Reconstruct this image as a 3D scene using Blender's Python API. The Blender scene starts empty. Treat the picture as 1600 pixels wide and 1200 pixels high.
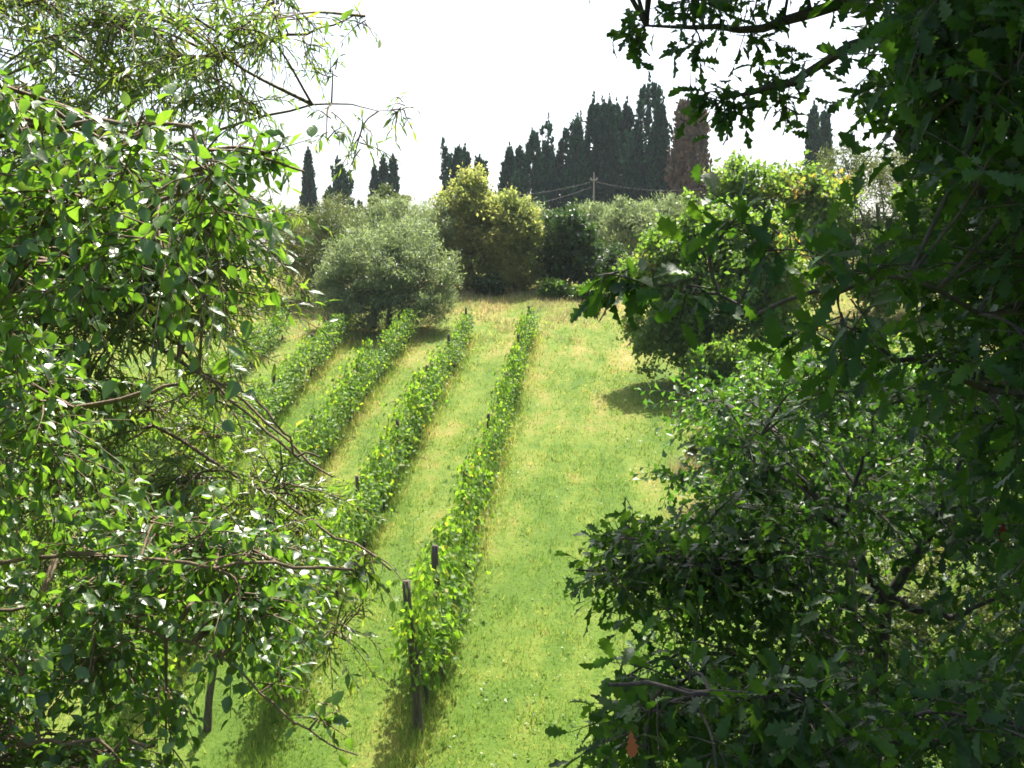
import bpy, math, random
import numpy as np
from mathutils import Vector, Matrix
rng = np.random.default_rng(7)
random.seed(7)
def reseed(k):
    global rng
    rng = np.random.default_rng(k); random.seed(k)
scene = bpy.context.scene
R = math.radians

# ------------------------------------------------------------------ camera, sky, sun, exposure
CAM = np.array([0.0, 0.0, 6.0]); FPX = 1930.0; PITCH = R(-2.965)
cam_d = bpy.data.cameras.new('camera'); cam = bpy.data.objects.new('camera', cam_d)
scene.collection.objects.link(cam); scene.camera = cam
cam.location = CAM; cam.rotation_euler = (R(90) + PITCH, 0, 0)
cam_d.sensor_width = 36; cam_d.lens = 36 * FPX / 1600
cam_d.clip_start = 0.05; cam_d.clip_end = 6000
SUN_EL = 63; SUN_AZ = 17            # azimuth from +Y towards +X
sv = Vector((math.sin(R(SUN_AZ)) * math.cos(R(SUN_EL)), math.cos(R(SUN_AZ)) * math.cos(R(SUN_EL)), math.sin(R(SUN_EL))))
w = bpy.data.worlds.new('World'); scene.world = w; w.use_nodes = True
nt = w.node_tree; bg = nt.nodes['Background']
sky = nt.nodes.new('ShaderNodeTexSky'); sky.sky_type = 'NISHITA'; sky.sun_disc = False
sky.sun_elevation = R(SUN_EL); sky.sun_rotation = R(SUN_AZ); sky.dust_density = 5.0; sky.air_density = 1.0; sky.ozone_density = 1.0
nt.links.new(sky.outputs[0], bg.inputs[0]); bg.inputs[1].default_value = 0.105
sl = bpy.data.lights.new('sun', 'SUN'); sl.energy = 5.0; sl.angle = R(0.53); sl.color = (1.0, 0.955, 0.87)
so = bpy.data.objects.new('sun', sl); scene.collection.objects.link(so)
so.rotation_euler = (-sv).to_track_quat('-Z', 'Y').to_euler(); so.location = (20, 20, 40)
vs = scene.view_settings; vs.view_transform = 'Standard'; vs.look = 'None'; vs.gamma = 1; vs.exposure = 1.72; vs.use_curve_mapping = False
cy = scene.cycles
cy.max_bounces = 8; cy.diffuse_bounces = 3; cy.glossy_bounces = 2; cy.transmission_bounces = 4; cy.volume_bounces = 0
cy.transparent_max_bounces = 4; cy.caustics_reflective = False; cy.caustics_refractive = False
cy.use_denoising = True; cy.filter_width = 1.7; cy.sample_clamp_indirect = 6

# ------------------------------------------------------------------ helpers
C = scene.collection
def unit(v):
    v = np.asarray(v, float); return v / np.maximum(np.linalg.norm(v, axis=-1, keepdims=True), 1e-9)
cp, sp_ = math.cos(PITCH), math.sin(PITCH)
FWD = np.array([0, cp, sp_]); UPV = np.array([0, -sp_, cp])
def P(px, py, d):
    """a point of the place: direction of a photo pixel, at y distance d metres"""
    v = FWD + np.array([1, 0, 0]) * (px - 800) / FPX + UPV * (600 - py) / FPX
    return CAM + v * (d / v[1])
def project(pts):
    q = np.asarray(pts) - CAM
    z = q @ FWD
    return 800 + q[:, 0] / z * FPX, 600 - (q @ UPV) / z * FPX, z
def sstep(a, b, x):
    t = np.clip((x - a) / (b - a), 0, 1); return t * t * (3 - 2 * t)
GY = np.array([-40, -6, 0.5, 2.2, 10.4, 13.0, 16.5, 40, 46, 50, 62, 78, 112, 300, 900])
GZ = np.array([4.6, 4.4, 4.35, 4.1, -0.62, -0.33, 0.45, 5.74, 7.05, 7.5, 8.3, 9.3, 10.6, 10.0, 8.0])
def gz(x, y):
    x = np.asarray(x, float); y = np.asarray(y, float)
    z = np.interp(y, GY, GZ)
    z = (z * 2 + np.interp(y - 1.2, GY, GZ) + np.interp(y + 1.2, GY, GZ)) / 4
    far = sstep(11, 18, y) * (1 - sstep(60, 90, y))
    z = z + far * (0.10 * np.maximum(0, x - 4.2) + 0.02 * np.maximum(0, -x - 6))
    z = z + 0.05 * np.sin(x * 0.9 + 1.3) * np.sin(y * 0.55) * sstep(3, 12, y)
    return z
def fast_mesh(name, V, F, mat=None, smooth=False):
    V = np.asarray(V, np.float32); F = np.asarray(F, np.int32); n = F.shape[1]
    m = bpy.data.meshes.new(name)
    m.vertices.add(len(V)); m.vertices.foreach_set('co', V.ravel())
    m.loops.add(F.size); m.loops.foreach_set('vertex_index', F.ravel())
    m.polygons.add(len(F)); m.polygons.foreach_set('loop_start', np.arange(0, F.size, n, dtype=np.int32))
    m.polygons.foreach_set('loop_total', np.full(len(F), n, np.int32))
    if smooth: m.polygons.foreach_set('use_smooth', np.ones(len(F), bool))
    m.update(calc_edges=True)
    if mat: m.materials.append(mat)
    return m
def obj(name, mesh, parent=None, loc=None, kind=None):
    o = bpy.data.objects.new(name, mesh); C.objects.link(o)
    if parent is not None: o.parent = parent
    if loc is not None: o.location = loc
    if kind: o['kind'] = kind
    return o
def tag(o, label, cat, group=None):
    o['label'] = label; o['category'] = cat
    if group: o['group'] = group
    return o
def thing(name, label, cat, loc, group=None, rz=0.0):
    o = bpy.data.objects.new(name, None); o.empty_display_size = 0.2
    C.objects.link(o); o.location = loc; o.rotation_euler = (0, 0, rz)
    return tag(o, label, cat, group)
class Acc:
    """collects quads / tris of one part"""
    def __init__(s): s.V = []; s.F = []; s.n = 0
    def add(s, V, F):
        s.V.append(np.asarray(V, float)); s.F.append(np.asarray(F) + s.n); s.n += len(V)
    def tube(s, pts, rads, k=5):
        pts = np.asarray(pts, float); rads = np.asarray(rads, float); n = len(pts)
        t = unit(np.gradient(pts, axis=0))
        ref = np.array([0.31, 0.17, 0.93]) if abs(t[0][2]) < 0.9 else np.array([1.0, 0.1, 0])
        a = unit(np.cross(t, ref)); b = np.cross(t, a)
        th = np.arange(k) * 2 * math.pi / k
        V = pts[:, None] + rads[:, None, None] * (a[:, None] * np.cos(th)[None, :, None] + b[:, None] * np.sin(th)[None, :, None])
        i = np.arange(n - 1)[:, None] * k; j = np.arange(k)[None]; j2 = (j + 1) % k
        F = np.stack([i + j, i + j2, i + k + j2, i + k + j], -1).reshape(-1, 4)
        s.add(V.reshape(-1, 3), F)
    def mesh(s, name, mat, smooth=False, origin=(0, 0, 0)):
        return fast_mesh(name, np.concatenate(s.V) - np.asarray(origin, float), np.concatenate(s.F), mat, smooth)
def spline(pts, n):
    pts = np.asarray(pts, float)
    if len(pts) == 2: return pts[0] + (pts[1] - pts[0]) * np.linspace(0, 1, n)[:, None]
    q = np.vstack([2 * pts[0] - pts[1], pts, 2 * pts[-1] - pts[-2]]); out = []
    for u in np.linspace(0, len(pts) - 1 - 1e-6, n):
        i = int(u); t = u - i; a, b, c, d = q[i:i + 4]
        out.append(0.5 * ((2 * b) + (c - a) * t + (2 * a - 5 * b + 4 * c - d) * t * t + (3 * b - a - 3 * c + d) * t ** 3))
    return np.array(out)
def basis(axis, normal):
    """columns x (side), y (axis), z (normal)"""
    y = unit(axis); x = unit(np.cross(y, normal)); z = np.cross(x, y)
    return np.stack([x, y, z], -1)
def scatter(tpl, M, pos, sc):
    V, F = tpl
    out = np.einsum('nij,vj->nvi', M, V) * np.asarray(sc)[:, None, None] + pos[:, None]
    Fo = F[None] + (np.arange(len(pos)) * len(V))[:, None, None]
    return out.reshape(-1, 3), Fo.reshape(-1, F.shape[1])

# leaf templates, unit length along +Y
def leaf_tpl(st, fold=0.25, curl=0.25, wave=0.0):
    V = []
    for i, (y, hw, dy) in enumerate(st):
        zc = -curl * y * y; e = wave * (1 if i % 2 else -1)
        V += [(-hw, y + dy, zc + fold * hw + e), (0, y, zc), (hw, y + dy, zc + fold * hw - e)]
    F = []
    for i in range(len(st) - 1):
        a = 3 * i
        F += [(a, a + 1, a + 4, a + 3), (a + 1, a + 2, a + 5, a + 4)]
    return np.array(V, float), np.array(F)
OVATE = leaf_tpl([(0, .012, 0), (.10, .02, 0), (.20, .20, .0), (.42, .32, .02), (.66, .27, .02), (.87, .13, .02), (1, .008, 0)], .22, .16, .01)
OVATE2 = leaf_tpl([(0, .012, 0), (.10, .02, 0), (.22, .22, .0), (.45, .33, .02), (.70, .26, .02), (.9, .12, .02), (1, .01, 0)], .45, .34, .02)
LANCE = leaf_tpl([(0, .01, 0), (.3, .085, 0), (.62, .075, 0), (1, .005, 0)], .3, .18)
SALLOW = leaf_tpl([(0, .01, 0), (.12, .02, 0), (.35, .16, 0), (.65, .15, 0), (1, .01, 0)], .3, .25)
OAK = leaf_tpl([(0, .012, 0), (.10, .02, 0), (.20, .11, .03), (.27, .07, .02), (.38, .20, .05), (.46, .11, .02), (.60, .28, .05), (.68, .16, .02), (.80, .23, .05), (.87, .13, .02), (.97, .10, .02), (1, .02, 0)], .18, .12, .012)
OAK2 = leaf_tpl([(0, .012, 0), (.10, .02, 0), (.20, .13, .03), (.28, .08, .02), (.40, .22, .05), (.49, .12, .02), (.62, .27, .05), (.70, .15, .02), (.81, .21, .05), (.88, .12, .02), (.97, .09, .02), (1, .02, 0)], .42, .3, .02)
OAKS = leaf_tpl([(0, .03, 0), (.3, .2, .04), (.42, .10, .0), (.62, .30, .05), (.74, .16, .0), (1, .12, 0)], .3, .2)
SIMPLE = (np.array([(0, 0, 0), (.3, .5, .06), (0, 1, -.08), (-.3, .5, .06)], float), np.array([(0, 1, 2, 3)]))
NARROW = (np.array([(0, 0, 0), (.11, .45, .03), (0, 1, -.05), (-.11, .45, .03)], float), np.array([(0, 1, 2, 3)]))
def folded(hw, ym, fold, curl):
    return np.array([(0, 0, 0), (hw, ym, fold * hw), (0, ym, -curl * .25), (-hw, ym, fold * hw), (0, 1, -curl)], float), np.array([(0, 1, 4, 2), (0, 2, 4, 3)])
LANCE_F = folded(.085, .42, .5, .12); SALLOW_F = folded(.17, .45, .5, .18); OAK_F = folded(.30, .6, .4, .15)
OAK_M = leaf_tpl([(0, .02, 0), (.26, .16, .05), (.38, .08, .0), (.60, .29, .06), (.72, .13, .0), (1, .12, -.04)], .3, .2)
def vine_leaf():
    V = [(0, .30, -.05)]; pr = [(-90, .12), (-55, .42), (-28, .36), (0, .56), (32, .36), (58, .60), (75, .42), (90, .74)]
    rim = [(a, r) for a, r in pr] + [(180 - a, r) for a, r in pr[-2:0:-1]]
    for a, r in rim: V.append((r * math.cos(R(a)), .30 + r * math.sin(R(a)), .04 * math.sin(a * .1) + .10 * r))
    n = len(rim); F = [(0, 1 + i, 1 + (i + 1) % n) for i in range(n)]
    return np.array(V, float), np.array(F)
VINE = vine_leaf()

# ------------------------------------------------------------------ materials
def newmat(name):
    m = bpy.data.materials.new(name); m.use_nodes = True; n = m.node_tree; n.nodes.clear()
    out = n.nodes.new('ShaderNodeOutputMaterial'); return m, n, out
def ramp(n, stops, fac=None):
    r = n.nodes.new('ShaderNodeValToRGB'); e = r.color_ramp.elements
    while len(e) < len(stops): e.new(0.5)
    for k, (p, c) in zip(e, stops): k.position = p; k.color = (*c, 1)
    if fac is not None: n.links.new(fac, r.inputs[0])
    return r
def math_node(n, op, a, b=None):
    k = n.nodes.new('ShaderNodeMath'); k.operation = op
    for i, v in enumerate((a, b)):
        if v is None: continue
        if isinstance(v, (int, float)): k.inputs[i].default_value = v
        else: n.links.new(v, k.inputs[i])
    return k.outputs[0]
def noise(n, scale, detail=3, vec=None, rough=0.55):
    t = n.nodes.new('ShaderNodeTexNoise'); t.inputs['Scale'].default_value = scale; t.inputs['Detail'].default_value = detail
    t.inputs['Roughness'].default_value = rough
    if vec is not None: n.links.new(vec, t.inputs['Vector'])
    return t.outputs[0]
def leaf_mat(name, stops, trans, rough=0.45, tf=0.35, spec=0.5, patch=None, mottle=None):
    """every leaf takes its own colour from the ramp; light passes through it"""
    m, n, out = newmat(name); L = n.links
    geo = n.nodes.new('ShaderNodeNewGeometry'); oi = n.nodes.new('ShaderNodeObjectInfo')
    r = math_node(n, 'FRACT', math_node(n, 'ADD', geo.outputs['Random Per Island'], oi.outputs['Random']))
    if patch:
        nz = noise(n, patch, 2, geo.outputs['Position'])
        r = math_node(n, 'ADD', math_node(n, 'MULTIPLY', r, 0.55), math_node(n, 'SUBTRACT', math_node(n, 'MULTIPLY', nz, 1.7), 0.62))
    if mottle:                                                    # uneven tone and gloss across a blade
        mz = noise(n, mottle, 4, geo.outputs['Position'], .65); r = math_node(n, 'ADD', r, math_node(n, 'MULTIPLY', math_node(n, 'SUBTRACT', mz, .5), 1.1))
    rp = ramp(n, stops, r)
    b = n.nodes.new('ShaderNodeBsdfPrincipled'); b.inputs['Roughness'].default_value = rough
    if mottle:
        L.new(math_node(n, 'ADD', math_node(n, 'MULTIPLY', mz, .5), rough - .25), b.inputs['Roughness'])
        bp = n.nodes.new('ShaderNodeBump'); bp.inputs['Strength'].default_value = .5; bp.inputs['Distance'].default_value = .006; L.new(mz, bp.inputs['Height']); L.new(bp.outputs[0], b.inputs['Normal'])
    b.inputs['Specular IOR Level'].default_value = spec
    L.new(rp.outputs[0], b.inputs['Base Color'])
    t = n.nodes.new('ShaderNodeBsdfTranslucent')
    mx = n.nodes.new('ShaderNodeMix'); mx.data_type = 'RGBA'; mx.blend_type = 'MULTIPLY'; mx.inputs[0].default_value = 1.0
    L.new(rp.outputs[0], mx.inputs[6]); mx.inputs[7].default_value = (*trans, 1); L.new(mx.outputs[2], t.inputs['Color'])
    s = n.nodes.new('ShaderNodeMixShader'); s.inputs[0].default_value = tf
    L.new(b.outputs[0], s.inputs[1]); L.new(t.outputs[0], s.inputs[2]); L.new(s.outputs[0], out.inputs['Surface'])
    return m
def bark_mat(name, c1, c2, scale=14, stretch=6):
    m, n, out = newmat(name); L = n.links
    tc = n.nodes.new('ShaderNodeTexCoord'); mp = n.nodes.new('ShaderNodeMapping'); mp.inputs['Scale'].default_value = (1, 1, 1 / stretch)
    L.new(tc.outputs['Object'], mp.inputs[0]); nz = noise(n, scale * 2, 6, mp.outputs[0], .7)
    rp = ramp(n, [(.32, c1), (.68, c2)], nz); b = n.nodes.new('ShaderNodeBsdfPrincipled'); b.inputs['Roughness'].default_value = .85
    bm = n.nodes.new('ShaderNodeBump'); bm.inputs['Strength'].default_value = .8; bm.inputs['Distance'].default_value = .02
    L.new(nz, bm.inputs['Height']); L.new(bm.outputs[0], b.inputs['Normal']); L.new(rp.outputs[0], b.inputs['Base Color']); L.new(b.outputs[0], out.inputs[0])
    return m
def plain_mat(name, c, rough=.6, metal=0.0):
    m, n, out = newmat(name); b = n.nodes.new('ShaderNodeBsdfPrincipled'); b.inputs['Base Color'].default_value = (*c, 1)
    b.inputs['Roughness'].default_value = rough; b.inputs['Metallic'].default_value = metal
    nz = noise(n, 9, 4); rp = ramp(n, [(.3, tuple(.7 * k for k in c)), (.7, c)], nz)
    n.links.new(rp.outputs[0], b.inputs['Base Color']); n.links.new(b.outputs[0], out.inputs[0]); return m
ROWDX = 0.084
def grass_mat(name, blades):
    """turf: green with dry tan patches and mower bands running along the rows"""
    m, n, out = newmat(name); L = n.links
    geo = n.nodes.new('ShaderNodeNewGeometry'); pos = geo.outputs['Position']
    sx = n.nodes.new('ShaderNodeSeparateXYZ'); L.new(pos, sx.inputs[0])
    u = math_node(n, 'SUBTRACT', sx.outputs[0], math_node(n, 'MULTIPLY', sx.outputs[1], ROWDX))
    cb = n.nodes.new('ShaderNodeCombineXYZ'); L.new(u, cb.inputs[0]); L.new(math_node(n, 'MULTIPLY', sx.outputs[1], .16), cb.inputs[1])
    band = noise(n, 1.35, 3, cb.outputs[0]); big = noise(n, .42, 4, pos, .6); fine = noise(n, 7.0, 5, pos, .7); mid = noise(n, 1.9, 4, pos, .65)
    f = math_node(n, 'ADD', math_node(n, 'MULTIPLY', math_node(n, 'SUBTRACT', band, .10), .70), math_node(n, 'MULTIPLY', big, .55))
    f = math_node(n, 'ADD', f, math_node(n, 'MULTIPLY', mid, .45)); f = math_node(n, 'ADD', f, math_node(n, 'MULTIPLY', fine, .30))
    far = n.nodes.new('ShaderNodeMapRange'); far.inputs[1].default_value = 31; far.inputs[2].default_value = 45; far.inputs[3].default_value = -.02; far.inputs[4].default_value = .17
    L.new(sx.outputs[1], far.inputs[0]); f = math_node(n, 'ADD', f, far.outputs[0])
    ph = math_node(n, 'COSINE', math_node(n, 'MULTIPLY', math_node(n, 'ADD', u, .084 * 38 - .95), 2 * math.pi / 1.93))
    msk = math_node(n, 'MULTIPLY', math_node(n, 'LESS_THAN', math_node(n, 'ADD', u, .084 * 38), 1.8), math_node(n, 'MULTIPLY', far.outputs[0], .55))
    f = math_node(n, 'ADD', f, math_node(n, 'MULTIPLY', math_node(n, 'MULTIPLY', ph, .03), math_node(n, 'ADD', msk, math_node(n, 'LESS_THAN', math_node(n, 'ADD', u, .084 * 38), 1.8))))
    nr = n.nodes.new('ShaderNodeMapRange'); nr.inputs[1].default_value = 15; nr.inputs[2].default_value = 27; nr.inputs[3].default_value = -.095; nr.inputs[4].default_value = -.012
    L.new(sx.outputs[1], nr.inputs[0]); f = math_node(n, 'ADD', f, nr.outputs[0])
    if blades:
        f = math_node(n, 'ADD', f, math_node(n, 'MULTIPLY', math_node(n, 'SUBTRACT', geo.outputs['Random Per Island'], .5), .52))
    rp = ramp(n, [(.0, (.04, .085, .014)), (.40, (.075, .135, .02)), (.54, (.12, .175, .032)), (.64, (.165, .185, .05)), (.77, (.235, .21, .08)), (.95, (.30, .25, .12))],
              math_node(n, 'SUBTRACT', f, .40))
    gain = n.nodes.new('ShaderNodeMix'); gain.data_type = 'RGBA'; gain.blend_type = 'MULTIPLY'; gain.inputs[0].default_value = 1; L.new(rp.outputs[0], gain.inputs[6])
    gain.inputs[7].default_value = (2.0, 1.86, 1.4, 1) if blades else (.8, .78, .64, 1)          # thatch and soil between the blades are duller
    b = n.nodes.new('ShaderNodeBsdfPrincipled'); b.inputs['Roughness'].default_value = .6 if blades else .9
    b.inputs['Specular IOR Level'].default_value = .35 if blades else .1
    L.new(gain.outputs[2], b.inputs['Base Color'])
    if blades:
        t = n.nodes.new('ShaderNodeBsdfTranslucent'); L.new(gain.outputs[2], t.inputs[0]); s = n.nodes.new('ShaderNodeMixShader'); s.inputs[0].default_value = .5
        L.new(b.outputs[0], s.inputs[1]); L.new(t.outputs[0], s.inputs[2]); L.new(s.outputs[0], out.inputs[0])
    else:
        bm = n.nodes.new('ShaderNodeBump'); bm.inputs['Distance'].default_value = .05; bm.inputs['Strength'].default_value = .7
        L.new(noise(n, 16, 5, pos, .7), bm.inputs['Height']); L.new(bm.outputs[0], b.inputs['Normal']); L.new(b.outputs[0], out.inputs[0])
    return m
G1 = (.022, .058, .008); G2 = (.045, .105, .014); G3 = (.085, .15, .022)
M = {}
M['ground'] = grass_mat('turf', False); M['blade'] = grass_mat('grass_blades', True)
M['broad'] = leaf_mat('broad_leaf', [(0, (.028, .075, .010)), (.5, (.045, .11, .014)), (.85, (.065, .145, .02)), (1, (.085, .16, .024))], (3.2, 2.7, 1.2), .38, .50, 1.0, None, 45)
M['willow'] = leaf_mat('willow_leaf', [(0, (.04, .08, .014)), (.5, (.07, .125, .022)), (.85, (.11, .155, .028)), (1, (.14, .16, .035))], (2.55, 2.6, 1.2), .40, .50, 1.0, None, 30)
M['oak'] = leaf_mat('oak_leaf', [(0, (.014, .040, .010)), (.6, (.024, .065, .013)), (1, (.042, .09, .014))], (3.0, 2.9, 1.0), .46, .36, .25, None, 40)
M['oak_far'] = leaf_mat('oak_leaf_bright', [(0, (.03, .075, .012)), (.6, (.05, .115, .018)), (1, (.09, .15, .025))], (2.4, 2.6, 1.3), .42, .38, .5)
M['vine'] = leaf_mat('vine_leaf', [(0, (.055, .12, .016)), (.6, (.10, .18, .024)), (.95, (.155, .22, .034)), (1, (.26, .22, .04))], (2.4, 2.4, .9), .55, .54, .3)
M['olive'] = leaf_mat('olive_leaf', [(0, (.09, .12, .06)), (.5, (.14, .175, .09)), (1, (.21, .25, .14))], (1.8, 1.9, 1.2), .5, .42, .4)
M['olive_green'] = leaf_mat('olive_green_leaf', [(0, (.06, .09, .03)), (.5, (.10, .135, .045)), (.85, (.17, .18, .06)), (1, (.24, .22, .07))], (1.7, 1.7, 1.0), .5, .25, .4, .35)
M['yellow'] = leaf_mat('yellowing_leaf', [(0, (.10, .14, .05)), (.5, (.18, .21, .08)), (.85, (.28, .27, .11)), (1, (.36, .31, .14))], (1.9, 1.9, 1.1), .55, .54, .3, .4)
M['dark'] = leaf_mat('dark_leaf', [(0, (.018, .042, .010)), (.6, (.035, .075, .016)), (1, (.075, .12, .025))], (1.8, 2.0, 1.0), .42, .25, .5)
M['maple'] = leaf_mat('maple_leaf', [(0, (.05, .105, .02)), (.5, (.085, .15, .028)), (.85, (.115, .175, .035)), (1, (.22, .15, .045))], (2.2, 2.2, 1.2), .45, .48, .4, .45)
M['cypress'] = leaf_mat('cypress_spray', [(0, (.010, .036, .022)), (.6, (.017, .056, .034)), (1, (.032, .09, .046))], (1.2, 1.4, 1.0), .8, .15, .08)
M['cypress_dead'] = leaf_mat('dying_cypress_spray', [(0, (.085, .055, .04)), (.45, (.13, .08, .055)), (.75, (.09, .075, .045)), (1, (.05, .07, .035))], (1.2, 1.1, 1.0), .7, .15, .2, .5)
M['dry'] = leaf_mat('dry_grass', [(0, (.22, .20, .09)), (.5, (.34, .29, .14)), (1, (.44, .38, .21))], (1.2, 1.2, 1.0), .7, .3, .2)
M['weed'] = leaf_mat('weed_leaf', [(0, (.05, .10, .018)), (.6, (.085, .15, .025)), (1, (.14, .19, .035))], (1.8, 1.9, 1.0), .5, .35, .4)
M['flower'] = leaf_mat('clover_head', [(0, (.55, .52, .42)), (1, (.75, .72, .62))], (1, 1, 1), .7, .3, .2)
M['deadleaf'] = leaf_mat('dead_leaf', [(0, (.22, .085, .035)), (1, (.30, .13, .06))], (1.4, 1.0, .8), .5, .4, .4)
M['redleaf'] = leaf_mat('red_leaf', [(0, (.09, .010, .008)), (1, (.12, .014, .010))], (1.3, .8, .8), .5, .4, .4)
M['bark'] = bark_mat('oak_bark', (.025, .02, .015), (.085, .07, .055))
M['twig'] = bark_mat('willow_bark', (.07, .045, .022), (.20, .14, .08))
M['olive_bark'] = bark_mat('olive_bark', (.05, .042, .033), (.15, .13, .105))
M['vine_bark'] = bark_mat('vine_bark', (.018, .014, .011), (.075, .058, .045), 22)
M['post'] = bark_mat('weathered_post', (.014, .010, .007), (.15, .12, .085), 30, 12)
M['wire'] = plain_mat('galvanised_wire', (.13, .13, .13), .7, .2); M['concrete'] = plain_mat('concrete_pole', (.26, .25, .23), .8)

# ------------------------------------------------------------------ ground
def ground():
    xs = np.unique(np.concatenate([np.linspace(-420, -60, 22), np.linspace(-50, 50, 101), np.linspace(60, 420, 22)]))
    ys = np.unique(np.concatenate([np.linspace(-60, 0, 16), np.linspace(0, 90, 136), np.linspace(90, 200, 45), np.linspace(200, 900, 30)]))
    X, Y = np.meshgrid(xs, ys); Z = gz(X, Y)
    V = np.stack([X, Y, Z], -1).reshape(-1, 3); nx, ny = len(xs), len(ys)
    i = (np.arange(ny - 1)[:, None] * nx + np.arange(nx - 1)[None]).ravel()
    o = obj('ground', fast_mesh('ground', V, np.stack([i, i + 1, i + nx + 1, i + nx], -1), M['ground'], True)); o['kind'] = 'structure'
    o['label'] = 'sloping turf of the vineyard with mown green strips and dry tan patches'
ground()
ROWS = [0.55, -1.44, -3.27, -5.18, -7.1]          # x of each row at y = 38
def row_x(r, y): return ROWS[r] + ROWDX * (y - 38)
def blade_mesh(x, y, h, wdt, lean=.5):
    n = len(x); z = gz(x, y) - .01
    a = rng.random(n) * 2 * math.pi; d = np.stack([np.cos(a), np.sin(a), np.zeros(n)], -1) * (wdt / 2)[:, None]
    la = rng.random(n) * 2 * math.pi; ln = (h * lean * rng.random(n))
    b = np.stack([x, y, z], -1); tip = b + np.stack([np.cos(la) * ln, np.sin(la) * ln, h], -1)
    V = np.stack([b - d, b + d, tip], 1).reshape(-1, 3); return V, np.arange(3 * n).reshape(-1, 3)
def grass():
    def lump(x, y): return np.sin(x * 3.1 + 1.7 * np.sin(y * 1.3)) * np.sin(y * 2.3 + 1.2 * np.sin(x * 2.1)) + .6 * np.sin(x * 7.7 + y * 3) * np.sin(y * 6.1 - x * 2)
    N = 225000
    y = 11.0 * (47 / 11.0) ** rng.random(N); x = (rng.random(N) * 1.12 - .62) * (y * .72 + 3) + .5
    h = (.035 + .085 * rng.random(N) ** 1.6) * np.where(rng.random(N) < .03, 1.9, 1) * (1 + .55 * np.clip(lump(x, y), -.8, 1.3)); wd = (.008 + .011 * rng.random(N)) * np.maximum(1, y / 16)
    V, F = blade_mesh(x, y, h, wd, .9); o = obj('grass', fast_mesh('grass', V, F, M['blade'])); o['kind'] = 'stuff'
    o['label'] = 'short sunlit grass covering the vineyard slope'; o['category'] = 'grass'
    # broad weed leaves and clover heads among the grass
    N = 26000; y = 12.0 * (44 / 12.0) ** rng.random(N); x = (rng.random(N) * 1.12 - .62) * (y * .72 + 3) + .5; kk = lump(x * .6 + 3, y * .6) + rng.normal(0, .25, N) > .45; x, y = x[kk], y[kk]; N = len(x)
    ps = np.stack([x, y, gz(x, y) + .02 + .05 * rng.random(N)], -1); V, F = scatter(SIMPLE, basis(rng.normal(0, 1, (N, 3)) * np.array([1, 1, .4]), rng.normal(0, .45, (N, 3)) + np.array([0, 0, 1])), ps, .03 + .045 * rng.random(N))
    o = obj('weeds', fast_mesh('weeds', V, F, M['weed'])); o['kind'] = 'stuff'; o['label'] = 'broad-leaved weeds growing in the mown grass'; o['category'] = 'weeds'
    N = 5000; y = 13.0 * (42 / 13.0) ** rng.random(N); x = -9 + 16 * rng.random(N); kk = lump(x * .45 + 1, y * .45 + 2) + rng.normal(0, .3, N) > .75; x, y = x[kk], y[kk]; N = len(x)
    ps = np.stack([x, y, gz(x, y) + .06 + .05 * rng.random(N)], -1); V, F = scatter(SIMPLE, basis(rng.normal(0, 1, (N, 3)), rng.normal(0, .5, (N, 3)) + np.array([0, 0, 1])), ps, .022 + .018 * rng.random(N))
    o = obj('clover_flowers', fast_mesh('clover_flowers', V, F, M['flower'])); o['kind'] = 'stuff'; o['label'] = 'tiny white clover heads scattered in the grass'; o['category'] = 'flowers'
    # longer grass under the vines and on the far bank
    N = 42000; r = rng.integers(0, 4, N); y = 15.5 * (39 / 15.5) ** rng.random(N)
    x = np.array(ROWS)[r] + ROWDX * (y - 38) + rng.normal(0, .20, N); h = .08 + .22 * rng.random(N) ** 2; wd = (.006 + .006 * rng.random(N)) * np.maximum(1, y / 15)
    V, F = blade_mesh(x, y, h, wd, .8); o = obj('grass', fast_mesh('long_grass', V, F, M['blade'])); o['kind'] = 'stuff'
    o['label'] = 'longer grass growing under the vine rows'; o['category'] = 'grass'
    N = 60000; y = 37.5 + 11 * rng.random(N); x = -14 + 28 * rng.random(N)
    keep = lump(x * .5, y * .5) + rng.normal(0, .5, N) + (y - 43) * .22 > .05; x, y = x[keep], y[keep]
    h = .06 + .18 * rng.random(len(x)); wd = .015 + .02 * rng.random(len(x))
    V, F = blade_mesh(x, y, h, wd, .9); o = obj('dry_grass', fast_mesh('dry_grass', V, F, M['dry'])); o['kind'] = 'stuff'
    o['label'] = 'straw-coloured dry grass on the bank above the vine rows'; o['category'] = 'dry grass'
    # bank below the viewer
    N = 26000; y = 1.5 + 9 * rng.random(N); x = -8 + 16 * rng.random(N); h = .15 + .35 * rng.random(N); wd = .006 + .007 * rng.random(N)
    V, F = blade_mesh(x, y, h, wd, .8); o = obj('grass', fast_mesh('bank_grass', V, F, M['blade'])); o['kind'] = 'stuff'
    o['label'] = 'rough grass on the bank below the trees in front'; o['category'] = 'grass'
grass()

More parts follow.
